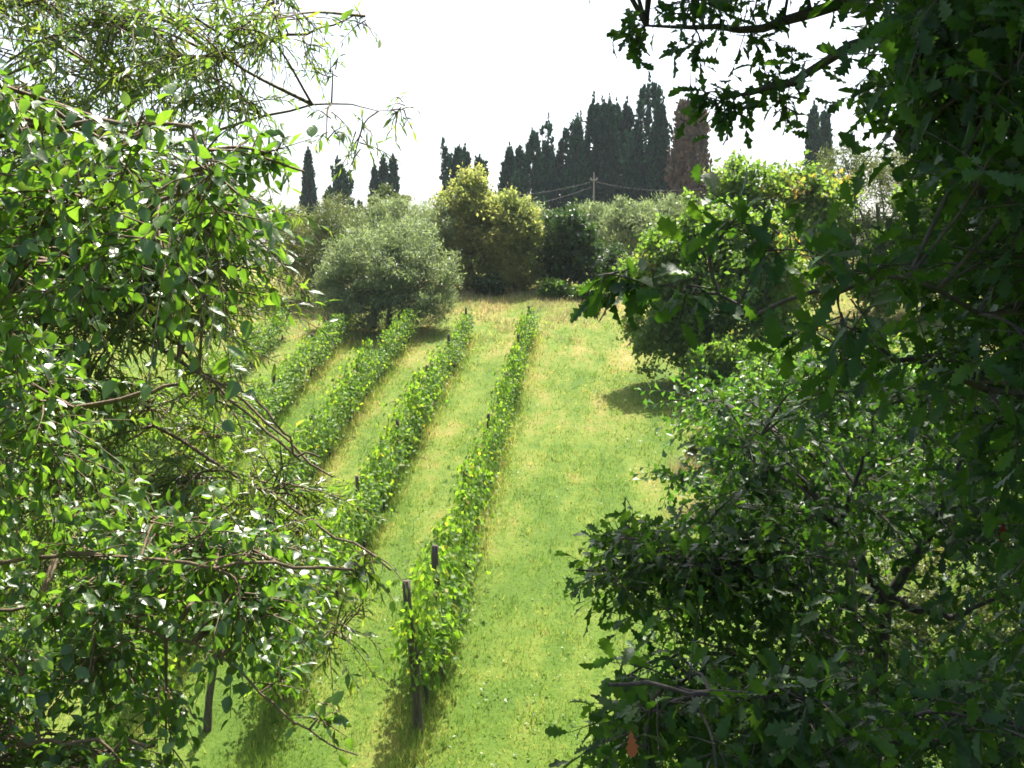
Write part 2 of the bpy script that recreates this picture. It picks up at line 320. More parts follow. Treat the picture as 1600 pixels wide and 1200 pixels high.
# ------------------------------------------------------------------ far trees
def quads(n, pos, tpl, size, up=.6, spread=1.0, down=False):
    ax = unit(rng.normal(0, 1, (n, 3)) * spread + np.array([0, 0, -up if down else up])); nm = unit(rng.normal(0, 1, (n, 3)) + np.array([0, 0, .7]))
    return scatter(tpl, basis(ax, nm), pos, size * (.6 + .8 * rng.random(n)))
def tree(name, label, cat, base_xy, lobes, mat, n, size, tpl=SIMPLE, clump=.35, per=60, group=None, up=.5, trunk_r=.12, bark='olive_bark', stems=1, shell=.45, remap=True):
    """far or middle tree: trunk, limbs to every lobe, crown of leaf-sized faces in clumps; lobes are (dx, dy, dz, rx, ry, rz) from the base"""
    by0 = base_xy[1]; nd = float(np.interp(by0, [18, 20, 27, 40, 44, 46, 54.5, 60, 63, 65, 66, 68, 70, 74, 200], [16, 18, 25, 33.5, 37.5, 39, 40, 44, 44.6, 45.5, 46.2, 46.8, 48, 52, 178])) if remap else base_xy[1]
    kk = nd / by0; bx, by = base_xy[0] * kk, nd; lobes = np.array(lobes, float) * kk; size = size * kk; clump = clump * kk; trunk_r = trunk_r * kk
    b = np.array([bx, by, float(gz(bx, by)) - .05]); t = thing(name, label, cat, b, group)
    lobes = np.array(lobes, float); vol = lobes[:, 3] * lobes[:, 4] * lobes[:, 5]; nc = max(8, int(n / per))
    which = rng.choice(len(lobes), nc, p=vol ** .8 / (vol ** .8).sum()); d = unit(rng.normal(0, 1, (nc, 3)))
    rr = (shell + (1 - shell) * rng.random(nc)) ** .6 * (.78 + .40 * rng.random(nc))
    c = lobes[which, :3] + d * rr[:, None] * lobes[which, 3:]; c[:, 2] = np.maximum(c[:, 2], .15)
    k = rng.integers(0, nc, n); cs = clump * (.5 + rng.random(nc))
    pos = c[k] + rng.normal(0, 1, (n, 3)) * cs[k][:, None] * np.array([.55, .55, .5]); pos[:, 2] = np.maximum(pos[:, 2], .05)
    V, F = quads(n, pos, tpl, size, up); fo = obj('crown', fast_mesh('crown', V, F, mat), t, kind='stuff')
    low = lobes[:, 2].min(); top = np.array([lobes[:, 0].mean(), lobes[:, 1].mean(), max(.5, lobes[:, 2].mean())])
    for s in range(stems):
        a = Acc(); off = np.array([rng.normal(0, .25), rng.normal(0, .25), 0]) if stems > 1 else np.zeros(3)
        mid = (off + top) / 2 + np.array([rng.normal(0, .15), rng.normal(0, .15), 0]); a.tube(spline([off, mid, top + off], 8), np.linspace(trunk_r, trunk_r * .5, 8), 7)
        obj('trunk', a.mesh('trunk', M[bark], True), t)
    for q in lobes:
        a = Acc(); s = top * (.45 + .2 * rng.random()); e = q[:3] + np.array([0, 0, q[5] * .5]); m_ = (s + e) / 2 + rng.normal(0, .15, 3)
        a.tube(spline([s, m_, e], 6), np.linspace(trunk_r * .5, .015, 6), 5)
        for _ in range(3):
            e2 = q[:3] + unit(rng.normal(0, 1, 3)) * q[3:] * .85; a.tube(spline([m_, (m_ + e2) / 2 + rng.normal(0, .1, 3), e2], 5), np.linspace(trunk_r * .25, .01, 5), 4)
        obj('limb', a.mesh('limb', M[bark], True), t)
    return t
def fx(px, d): return (px - 800) / FPX * d
def m_(px, d): return px * d / FPX
# grey olive with the dark trunks, left of centre
tree('olive_tree', 'round grey-green olive tree behind the left vine row ends', 'tree', (fx(604, 54.5), 54.5),
     [(-.2, 0, 2.9, 2.4, 2.2, 1.7), (-1.5, -.3, 2.0, 1.5, 1.5, 1.5), (1.5, -.2, 2.2, 1.6, 1.6, 1.7), (.9, 0, 3.7, 1.5, 1.5, 1.2), (-.8, .2, 3.7, 1.3, 1.4, 1.0), (-2.2, 0, 1.6, .8, .9, 1.1), (2.3, 0, 1.7, .75, .9, 1.2), (-.9, -1.2, 1.0, 1.4, .9, 1.0), (.9, -1.2, 1.0, 1.5, .9, 1.0), (0, -1.0, 2.4, 2.0, 1.2, 1.5), (-2.0, -.6, .9, 1.0, .9, .9), (2.0, -.6, .9, 1.0, .9, .9), (-2.4, 0, 2.4, .8, .9, 1.0), (2.5, 0, 2.6, .7, .9, 1.0)],
     M['olive'], 48000, .18, NARROW, .3, 70, up=.9, trunk_r=.16, stems=2)
tree('broad_shrub', 'large shrub with yellow-tinged top left of the grey olive tree', 'shrub', (fx(498, 60), 60),
     [(0, 0, 2.6, 1.9, 2.0, 1.6), (-1.2, 0, 3.4, 1.4, 1.5, 1.2), (1.0, 0, 3.9, 1.5, 1.6, 1.2), (-.6, 0, 1.2, 1.6, 1.4, 1.2), (1.9, 0, 2.6, 1.0, 1.2, 1.4), (-1.9, 0, 2.2, .9, 1, 1.3)],
     M['olive_green'], 32000, .16, NARROW, .3, 60, up=.9)
tree('olive_tree', 'grey-green olive tree peeking above the big grey olive tree', 'tree', (fx(640, 66), 66),
     [(0, 0, 3.0, 2.3, 2, 1.8), (-1.0, 0, 4.3, 1.1, 1.2, .9), (1.3, 0, 3.6, 1.3, 1.4, 1.2), (-2, 0, 3.0, 1.4, 1.4, 1.4)], M['olive'], 20000, .18, NARROW, .3, 60, up=.9)
tree('green_shrub', 'bright green shrub below the three small cypresses', 'shrub', (fx(602, 74), 74),
     [(0, 0, 3.2, 1.4, 1.3, 2.0), (.3, 0, 4.6, 1.0, 1.0, .9), (-.7, 0, 2.6, 1.0, 1, 1.5)], M['olive_green'], 12000, .17, SIMPLE, .28, 60, up=.7)
tree('yellowing_tree', 'tall yellow-green tree right of the grey olive tree', 'tree', (fx(733, 68), 68),
     [(0, 0, 4.6, 1.3, 1.4, 1.5), (-.8, 0, 3.4, 1.2, 1.3, 1.4), (.7, 0, 3.2, 1.2, 1.3, 1.6), (.25, 0, 6.0, .75, .8, .8), (-.5, .2, 5.6, .5, .6, .7), (-1.1, 0, 4.5, .8, .9, .8), (.2, -.2, 1.3, 1.5, 1.3, 1.3), (1.1, 0, 4.6, .7, .8, .8), (-.9, 0, 1.6, 1.0, 1.0, 1.2)],
     M['yellow'], 32000, .17, SIMPLE, .34, 45, up=.8, stems=3, trunk_r=.08)
tree('yellowing_tree', 'golden yellow bushy tree below the cypress clump', 'tree', (fx(805, 66.5), 66.5),
     [(0, 0, 3.3, 1.1, 1.2, 1.5), (.45, 0, 4.2, .8, .8, .9), (-.7, 0, 2.6, 1.0, 1, 1.3), (.5, 0, 1.4, .9, 1, 1.3), (-.25, 0, 4.9, .45, .5, .5), (-.5, 0, 1.2, 1.0, 1, 1.1), (.9, 0, 3.0, .6, .8, .8), (-.9, 0, 3.9, .5, .6, .6)],
     M['yellow'], 26000, .16, SIMPLE, .32, 45, up=.8, stems=3, trunk_r=.07)
tree('dark_bush', 'dark green rounded bush right of the golden bushy tree', 'bush', (fx(886, 68), 68),
     [(0, 0, 2.5, 1.6, 1.5, 1.9), (-.9, 0, 1.6, 1.0, 1.1, 1.4), (.9, 0, 1.7, 1.0, 1.2, 1.4), (.2, 0, 3.5, 1.0, 1.0, 1.0)], M['dark'], 22000, .19, SIMPLE, .28, 60, up=.3)
for px, d, top, wpx, lab in [(925, 58, 318, 60, 'grey-green olive tree directly below the utility pole'), (985, 55, 312, 62, 'grey-green olive tree between utility pole and leaning fruit tree'),
                             (1040, 60, 305, 70, 'pale olive tree at the foot of the brown cypress')]:
    ztop = P(px, top, d)[2] - float(gz(fx(px, d), d)); r = m_(wpx, d) * .62
    tree('olive_tree', lab, 'tree', (fx(px, d), d), [(0, 0, ztop * .55, r, r, ztop * .40), (-r * .5, 0, ztop * .75, r * .6, r * .6, ztop * .24), (r * .5, 0, ztop * .68, r * .7, r * .6, ztop * .3)], M['olive'], 11500, .18, NARROW, .26, 60, 'olive trees along the upper terrace', up=1.2, remap=False)
for px, d, top, wpx, lab in [(455, 76, 318, 46, 'hazy olive tree under the leftmost thin cypress'), (530, 74, 318, 60, 'hazy olive tree under the broad ragged cypress at left'),
                             (668, 76, 322, 50, 'low hazy olive tree in the skyline gap'), (765, 76, 300, 60, 'hazy olive tree behind the yellow-green tree'), (840, 78, 316, 60, 'hazy olive tree behind the golden bushy tree')]:
    ztop = P(px, top, d)[2] - float(gz(fx(px, d), d)); r = m_(wpx, d) * .62
    tree('olive_tree', lab, 'tree', (fx(px, d), d), [(0, 0, ztop * .5, r, r, ztop * .45), (-r * .6, 0, ztop * .6, r * .6, r * .6, ztop * .33), (r * .6, 0, ztop * .55, r * .6, r * .6, ztop * .3)], M['olive'], 7500, .23, NARROW, .3, 50, 'olive trees far up the slope', up=1.0, remap=False)
# right-hand middle distance
tree('fruit_tree', 'leafy light green tree with reddish top casting shadow on grass', 'tree', (fx(1120, 40), 40),
     [(0, 0, 3.2, 2.2, 2.0, 1.9), (-1.3, -.2, 2.6, 1.4, 1.4, 1.5), (-1.2, 0, 4.1, 1.1, 1.2, 1.1), (-.3, 0, 4.8, 1.0, 1.0, .8), (1.1, 0, 4.2, 1.5, 1.5, 1.2), (-1.9, -.2, 1.9, .9, 1, .9), (.6, 0, 1.8, 2.0, 1.6, 1.4), (-.6, -.4, 1.2, 1.4, 1.2, 1.0), (1.8, 0, 3.2, 1.3, 1.3, 1.6), (-2.5, -.2, 3.2, .7, .8, .8), (-2.0, 0, 3.9, .6, .7, .7), (-.9, 0, 5.5, .5, .6, .6), (-2.3, -.4, 1.2, .8, .8, .8), (.5, 0, 5.3, .5, .6, .5)],
     M['maple'], 38000, .17, SIMPLE, .30, 55, up=.2, bark='bark')
tree('fruit_tree', 'pale sunlit tree below the twin cypress tips at right', 'tree', (fx(1215, 44), 44),
     [(0, 0, 4.2, 1.7, 1.6, 1.5), (-1.5, 0, 5.2, .9, 1.1, 1.0), (.9, 0, 4.8, 1.1, 1.1, 1.0), (-1.5, 0, 4.2, 1.1, 1.1, 1.4), (1.6, 0, 4.2, 1.2, 1.2, 1.4), (.2, 0, 2.4, 2.0, 1.6, 1.6)], M['maple'], 30000, .18, SIMPLE, .30, 50, up=.2, bark='bark')
tree('olive_tree', 'silvery olive tree glimpsed beside the dark oak mass', 'tree', (fx(1370, 46), 46),
     [(0, 0, 4.0, 2.2, 2.0, 1.9), (-1.3, 0, 5.2, 1.1, 1.2, 1.1), (1.0, 0, 5.0, 1.3, 1.3, 1.1), (0, 0, 2.2, 2.0, 1.8, 1.5)], M['olive_green'], 22000, .17, NARROW, .3, 60, up=.8)
tree('field_maple_tree', 'green tree behind the oak branches below the silvery olive', 'tree', (fx(1440, 44), 44),
     [(0, 0, 2.4, 2.0, 1.6, 1.8), (-1.4, 0, 1.6, 1.4, 1.3, 1.5), (1.5, 0, 2.6, 1.6, 1.4, 1.9), (.4, 0, 4.2, 1.4, 1.3, 1.2), (2.6, 0, 4.4, 1.5, 1.4, 1.5)], M['maple'], 20000, .19, SIMPLE, .3, 50, up=.2, bark='bark')
tree('hedge_bush', 'sunlit leafy bush between shadowed grass and dark oaks', 'bush', (fx(1290, 27), 27),
     [(0, 0, 1.9, 1.9, 1.6, 1.3), (-1.5, -.2, 1.4, 1.2, 1.2, 1.0), (1.6, 0, 1.8, 1.6, 1.4, 1.4), (-.4, 0, 2.7, 1.0, 1.0, .8)], M['maple'], 22000, .10, SIMPLE, .22, 60, up=.2, bark='bark')
tree('hedge_bush', 'bush on the bank seen through the lower oak at right', 'bush', (fx(1540, 20), 20),
     [(0, 0, 1.3, 1.5, 1.3, 1.1), (1.2, 0, 1.6, 1.2, 1.2, 1.2), (-1.2, 0, 1.0, 1.0, 1.0, .9)], M['olive_green'], 14000, .09, SIMPLE, .2, 60, up=.3, bark='bark')
for px, d, hh, wpx, lab, mt in [(1150, 36, 2.2, 90, 'low leafy bush at the foot of the reddish-topped tree', 'maple'), (1230, 33, 2.4, 110, 'leafy bush on the bank right of the grass shadow', 'maple'), (1120, 30, 1.0, 50, 'small bush at the path edge below the grass shadow', 'olive_green'),
                            (948, 70, 2.6, 46, 'low dark bush filling the gap right of the dark rounded bush', 'dark'), (1000, 67, 2.2, 50, 'low green bush between the dark bush and the reddish-topped tree', 'olive_green'),
                            (868, 64, .9, 34, 'low bramble in dry grass below the dark rounded bush', 'maple'), (925, 63, .8, 40, 'low bramble in dry grass left of the reddish-topped tree', 'maple'), (765, 65, 1.0, 26, 'low bramble at the foot of the golden bushy tree', 'dark')]:
    r = m_(wpx, d) * .6; tree('low_bush', lab, 'bush', (fx(px, d), d), [(0, 0, hh * .5, r, r, hh * .5), (-r * .6, 0, hh * .4, r * .7, r * .7, hh * .4), (r * .6, 0, hh * .45, r * .7, r * .7, hh * .45)], M[mt], 6000, .15, SIMPLE, .2, 50, trunk_r=.05, bark='bark')
def dry_tuft(x, y, lab):
    N = 900; rr = np.abs(rng.normal(0, .28, N)); a = rng.random(N) * 6.283; px = rr * np.cos(a); py = rr * np.sin(a); h = .2 + .35 * rng.random(N)
    V, F = blade_mesh(x + px, y + py, h, .012 + .012 * rng.random(N), 1.0); b = np.array([x, y, float(gz(x, y))])
    tag(obj('grass_tuft', fast_mesh('grass_tuft', V - b, F, M['dry']), loc=b), lab, 'grass tuft', 'dry grass tufts beside the path')
for px, d, lab in [(1085, 30, 'brown tuft of dry grass beside shaded path edge under the tree'), (1100, 27, 'brown tuft of dry grass nearer the oak leaves')]: dry_tuft(fx(px, d * .88), d * .88, lab)

# cypresses on the skyline
def cypress(px, top, hw, d, label, mat='cypress', sharp=1.0, ragged=.07, n=80, tips=1, name='cypress_tree', bare=False):
    x = fx(px, d); z0 = float(gz(x, d)) - .1; H = P(px, top, d)[2] - z0; Rr = m_(hw, d) * 1.62
    t = thing(name, label, 'cypress', (x, d, z0), 'cypresses on the skyline')
    a = Acc(); a.tube([(0, 0, 0), (0.03, 0, H * .4), (0, 0, H * (.99 if bare else .9))], [.22, .15, .03], 7); obj('trunk', a.mesh('trunk', M['bark'], True), t)
    if bare:
        a = Acc()
        for k in range(7):
            q = rng.normal(0, .25, 2); a.tube([(0, 0, H * .72), (q[0] * .7, q[1] * .7, H * .8), (q[0], q[1], H * (.84 + .08 * rng.random()))], [.04, .03, .012], 4)
        obj('bare_twigs', a.mesh('bare_twigs', M['bark']), t)
    Pn = []; Ax = []; Sz = []
    tipx = [(rng.normal(0, .35) * Rr if tips > 1 else 0, 0 if k == 0 else rng.random() * .10) for k in range(tips)]
    nb = int(n * H / 8)
    def cone(f): f = min(f, 1); return min(1, .75 + f * 1.2) * max(.0, 1 - max(0, (f - .15) / .85)) ** (.62 * sharp) + .01
    for i in range(nb):
        h0 = H * (.02 + .90 * ((i + rng.random()) / nb) ** .92); f = h0 / H
        prof = cone(f)
        ang = rng.random() * 6.283; r0 = Rr * prof * (.62 + .36 * rng.random()) * (1 + ragged * rng.normal())
        L = (1.2 + 1.8 * rng.random()) * (.6 + H / 30); L = min(L * (1.25 - f), (H - h0) * 1.0 + .15)
        k = int(rng.integers(0, tips)); ctr = np.array([tipx[k][0] * f * f * 1.5, 0, -tipx[k][1] * H * f])
        b = np.array([math.cos(ang) * r0, math.sin(ang) * r0, h0]) + ctr; out = np.array([math.cos(ang), math.sin(ang), 0])
        conv = -r0 * (1 - cone((h0 + L) / H) / prof) if f > .12 else 0
        e = b + np.array([0, 0, L]) + out * (conv + abs(rng.normal(0, ragged * .7))); m = 40; u = rng.random(m)
        pp = b + (e - b) * u[:, None] + rng.normal(0, 1, (m, 3)) * ((.30 * (1 - u) + .03) * (.5 + Rr * .35) * max(.12, 1.05 - f))[:, None] * np.array([1, 1, .6])
        Pn.append(pp); Ax.append(np.tile(e - b, (m, 1)) / L * 1.2 + rng.normal(0, .45, (m, 3))); Sz.append((.36 + .38 * rng.random(m)) * (1.15 - .55 * f))
    if not bare:
        for tx, tz in tipx:                                # fine pointed leader
            m = 70; u = rng.random(m); pp = np.stack([np.full(m, tx * 1.4), np.zeros(m), H * (.80 + .22 * u) - tz * H], -1) + rng.normal(0, 1, (m, 3)) * (.02 + .20 * (1 - u))[:, None] * np.array([1, 1, .5])
            Pn.append(pp); Ax.append(np.array([0, 0, 1.2]) + rng.normal(0, .3, (m, 3))); Sz.append(.2 + .2 * rng.random(m))
    Pn = np.concatenate(Pn); Ax = np.concatenate(Ax); Sz = np.concatenate(Sz)
    if bare:
        kk = Pn[:, 2] < H * .84; Pn, Ax, Sz = Pn[kk], Ax[kk], Sz[kk]
    V, F = scatter(NARROW if False else (SIMPLE[0] * np.array([.8, 1, 1]), SIMPLE[1]), basis(Ax, rng.normal(0, 1, (len(Pn), 3))), Pn, Sz)
    obj('crown', fast_mesh('crown', V, F, M[mat]), t, kind='stuff'); return t
reseed(16)
CY = [(484, 235, 10, 118, 'thin pointed cypress at far left beside the willow leaves', {}),
      (536, 249, 19, 112, 'broad ragged cypress left of the three small cypresses', dict(ragged=.3, tips=2)),
      (587, 262, 7, 116, 'shortest of the three small cypresses in a row', {}), (601, 246, 9, 117, 'middle of the three small cypresses in a row', {}), (615, 246, 10, 114, 'rightmost of the three small cypresses in a row', {}),
      (714, 222, 15, 108, 'forked dark cypress above the yellow-green tree', dict(tips=2)), (727, 232, 13, 110, 'blunt cypress right behind the forked one', dict(ragged=.25)), (750, 248, 12, 110, 'small ragged cypress just right of the forked one', dict(ragged=.25)),
      (796, 229, 15, 110, 'leftmost slim cypress of the big clump', {}), (812, 230, 13, 112, 'second slim cypress from the left of the clump', {}), (832, 207, 19, 108, 'ragged pointed cypress third from the clump left', dict(ragged=.25)),
      (855, 222, 16, 112, 'short cypress in the dip of the clump', {}), (879, 180, 20, 110, 'flat-topped cypress in the left half of the clump', dict(tips=3, ragged=.2, sharp=.6)), (901, 184, 15, 108, 'slim cypress right of the flat-topped one', {}),
      (927, 152, 17, 110, 'left of the four closely set spires in the clump', dict(sharp=.8)), (940, 154, 14, 112, 'second of the four closely set spires', dict(sharp=.8)), (951, 154, 14, 110, 'third of the four closely set spires', dict(sharp=.8)), (962, 159, 15, 113, 'last of the four closely set spires', dict(sharp=.8)),
      (978, 157, 11, 114, 'thin sparse cypress left of the tallest', dict(ragged=.3)), (992, 195, 18, 109, 'cypress filling the gap below the thin sparse one', {}),
      (1012, 120, 25, 110, 'tallest broad cypress at the right end of the clump', dict(ragged=.25, sharp=.75)), (1029, 150, 12, 107, 'slender green cypress pressed against the tallest one', dict(sharp=.7)),
      (1076, 108, 23, 104, 'reddish-brown dying cypress with bare tip standing alone', dict(mat='cypress_dead', bare=True, sharp=.75, n=130)),
      (1267, 164, 10, 112, 'left of the twin cypress tips at right', dict(sharp=.6)), (1286, 166, 9, 113, 'right of the twin cypress tips at right', dict(sharp=.6))]
for px, top, hw, d, lab, kw in CY: cypress(px, top, hw, d, lab, **kw)

# utility pole and its wires
pd = 86; pb = np.array([fx(927, pd), pd, float(gz(fx(927, pd), pd))]); ph = P(927, 269, pd)[2] - pb[2]
t = thing('utility_pole', 'slim grey utility pole in front of the cypress clump', 'pole', pb)
a = Acc(); a.tube([(0, 0, -.2), (0, 0, ph * .5), (0, 0, ph)], [.055, .05, .045], 8); obj('shaft', a.mesh('shaft', M['concrete'], True), t)
a = Acc(); a.tube([(-.22, 0, ph - .55), (0, 0, ph - .55), (.22, 0, ph - .55)], [.04, .04, .04], 6); arm = obj('crossarm', a.mesh('crossarm', M['wire'], True), t)
for s in (-.2, .2):
    a = Acc(); a.tube([(s, 0, ph - .52), (s, 0, ph - .44), (s, 0, ph - .38)], [.05, .06, .03], 8); obj('insulator', a.mesh('insulator', M['concrete'], True), arm)
for (p0, d0), (p1, d1), sag, lab in [(((927, 283), 86), ((770, 306), 82), .25, 'overhead wire running left from the utility pole'), (((927, 283), 86), ((1120, 291), 84), .45, 'overhead wire running right from the utility pole'),
                                   (((927, 291), 86), ((800, 326), 78), .15, 'lower stay wire slanting down left from the utility pole')]:
    A_, B_ = P(*p0, d0), P(*p1, d1); u = np.linspace(0, 1, 14); pts = A_ + (B_ - A_) * u[:, None]; pts[:, 2] -= sag * 4 * u * (1 - u)
    a = Acc(); a.tube(pts, np.full(14, .006), 4); tag(obj('overhead_wire', a.mesh('overhead_wire', M['wire'], True, A_), loc=A_), lab, 'wire', 'wires on the utility pole')

# ------------------------------------------------------------------ vineyard
def vine_proto(i, dens=1.0, L=1.75):
    """foliage and trunk of one vine, row along +Y, origin at the foot"""
    n = int(560 * dens); y = (rng.random(n) - .5) * L; bump = .14 * math.sin(i * 2.1) + .12 * np.sin(y * 4 + i)
    z = .42 + (1.12 + bump) * rng.random(n) ** .85; wdt = .30 * (1 - .35 * np.abs((z - 1.0) / .8)) * (1 + .35 * np.sin(y * 5 + i * 1.7))
    x = rng.normal(0, 1, n) * wdt * .75; pos = np.stack([x, y, z], -1); sh = []
    for s in range(int(9 * dens)):                               # shoots that stick up or hang out
        b = np.array([rng.normal(0, .15), (rng.random() - .5) * L, .9 + .5 * rng.random()]); d = unit(np.array([rng.normal(0, .6), rng.normal(0, .4), .9 - 1.0 * (s % 3 == 0)]))
        u = np.linspace(.1, 1, 9); q = b + d * (u * (.45 + .35 * rng.random()))[:, None]; q[:, 2] -= .15 * u ** 2; sh.append(q)
    allp = np.concatenate([pos] + sh); m = len(allp)
    side = np.sign(allp[:, :1] + rng.normal(0, .12, (m, 1))); nm = unit(np.concatenate([side * .8, np.zeros((m, 1)), np.full((m, 1), .75)], 1) + rng.normal(0, .45, (m, 3)))
    ax = unit(np.concatenate([side * .6, np.zeros((m, 1)), np.full((m, 1), -.8)], 1) + rng.normal(0, .55, (m, 3)))
    V, F = scatter(VINE, basis(ax, nm), allp, .085 + .05 * rng.random(m))
    leaf = (fast_mesh('vine_foliage', V, F, M['vine']))
    a = Acc(); p = np.array([(0, 0, -.08), (.05, .04, .25), (-.03, -.03, .5), (.02, .05, .78)]) + rng.normal(0, .03, (4, 3))
    a.tube(spline(p, 9), np.linspace(.045, .03, 9) * (1 + .25 * rng.random(9)), 7)
    tr = a.mesh('vine_trunk', M['vine_bark'], True)
    a = Acc(); a.tube(spline([p[-1], (0, L * .25, .82), (0, L * .5, .78)], 7), np.linspace(.022, .012, 7), 5); a.tube(spline([p[-1], (0, -L * .25, .84), (0, -L * .5, .8)], 7), np.linspace(.022, .012, 7), 5)
    for q in sh: a.tube(q[::2], np.linspace(.006, .003, len(q[::2])), 3)
    return leaf, tr, a.mesh('vine_cane', M['vine_bark'], True)
vine_leaf_mesh = fast_mesh('leaf', VINE[0], VINE[1], M['vine'])
def vine_leaves(v):
    """the largest leaves of a near vine, one object each"""
    for _ in range(60):
        sd = random.choice((-1, 1)); q = np.array([sd * random.uniform(.2, .42), random.uniform(-.8, .8), random.uniform(.5, 1.6)])
        B = basis(np.array([sd * .5, 0, -.8]) + rng.normal(0, .5, 3), np.array([sd * .8, 0, .75]) + rng.normal(0, .4, 3)); s_ = random.uniform(.11, .15)
        o = obj('leaf', vine_leaf_mesh, v); m4 = np.eye(4); m4[:3, :3] = B * s_; m4[:3, 3] = q; o.matrix_local = Matrix(m4.tolist())
reseed(17); dense = [vine_proto(i) for i in range(6)]; sparse = [vine_proto(i + 7, .62) for i in range(4)]
ROWNAME = ['vine row beside the wide mown strip', 'second vine row left of the mown strip', 'third vine row left of the mown strip', 'fourth vine row, half hidden by willow leaves', 'farthest left vine row behind the willow leaves']
for r in range(5):
    y = 17.1; k = 0
    while y < 38.6:
        if r == 3 and y < 20 or r == 4 and y < 25: y += 1.05; k += 1; continue
        x = row_x(r, y) + random.uniform(-.06, .06); pool = dense
        if r == 0 and (20.6 < y < 21.7 or 24.4 < y < 31): pool = sparse
        if random.random() < .28: pool = sparse
        leaf, tr, cane = pool[(k * 5 + r * 3) % len(pool)]
        third = 'near' if y < 24 else 'middle' if y < 31 else 'far'
        lab = 'leafy grapevine in the %s third of the %s' % (third, ROWNAME[r]); g = 'grapevines in the %s third of the %s' % (third, ROWNAME[r])
        if y + 1.05 >= 38.6: lab, g = 'last grapevine at the far end of the ' + ROWNAME[r], None
        if k == 0 and r == 0: lab, g = 'nearest grapevine behind the tall leaning post', None
        v = thing('grapevine', lab, 'grapevine', (x, y, float(gz(x, y)) - .02), g, -math.atan(ROWDX) + (math.pi if (k + r) % 2 else 0))
        hs = random.uniform(.72, 1.14) * float(np.interp(y, [17, 23, 38], [1.08, .86, .70]))
        v.scale = (random.uniform(.65, .95) * float(np.interp(y, [17, 23, 38], [1.0, .85, .68])) * (.85 if r == 0 and y > 22 else 1), .85, hs); slope = math.atan(.225) * (-1 if (k + r) % 2 else 1); v.rotation_euler = (0 if abs(slope) < .001 else slope, 0, v.rotation_euler[2])
        obj('foliage', leaf, v, kind='stuff'); obj('trunk', tr, v); obj('canes', cane, v, kind='stuff')
        if r == 0 and k < 4: vine_leaves(v)
        y += 1.05; k += 1
def post(x, y, h, lean, label, group=None, r=.05):
    b = np.array([x, y, float(gz(x, y))]); u = np.linspace(0, 1, 12); k = 14
    pts = np.stack([lean[0] * u + .012 * np.sin(u * 7 + x), lean[1] * u, -.15 + (h + .15) * u], -1); a = Acc()
    a.tube(pts, r * (1.12 - .3 * u) * (1 + .05 * np.sin(u * 17 + y)), k); V = a.V[0]; c_ = np.repeat(pts, k, axis=0); V[:] = c_ + (V - c_) * np.tile(1 + rng.normal(0, .13, k), 12)[:, None] + rng.normal(0, .004, V.shape)
    top = np.array([[*pts[-1]]]) + np.array([[.005, 0, .012]]); nV = len(V); F = [f for f in a.F[0]] + [(nV - k + j, nV - k + (j + 1) % k, nV, nV) for j in range(k)]
    Vt = np.vstack([V, top]); tris = []
    for f in F:
        tris.append((f[0], f[1], f[2]))
        if f[3] != f[2]: tris.append((f[0], f[2], f[3]))
    return tag(obj('wooden_post', fast_mesh('wooden_post', Vt, np.array(tris), M['post']), loc=b), label, 'post', group)
post(row_x(0, 16.5), 16.5, 2.03, (-.17, .02), 'tall leaning weathered post at the near end of the vine row', None, .066)
post(row_x(0, 17.9) + .10, 17.9, 1.95, (-.08, .02), 'darker post just behind the tall leaning post', None, .065)
post(-4.15, 16.5, 1.15, (.12, .03), 'short leaning post low at left behind drooping leaves', None, .052)
post(fx(448, 18.6), 18.6, 1.6, (-.03, .0), 'dark post half hidden by drooping leaves at left', None, .05)
for r in range(4):
    for k, y in enumerate(np.arange(22.2, 39, 4.1)):
        if r == 3 and y < 26: continue
        post(row_x(r, y) - .05, y, float(np.interp(y, [17, 23, 38], [1.85, 1.45, .92])) + random.uniform(-.08, .1), (random.uniform(-.06, .06), 0), 'weathered post rising among the leaves of the ' + ROWNAME[r], 'posts in the ' + ROWNAME[r], .045)

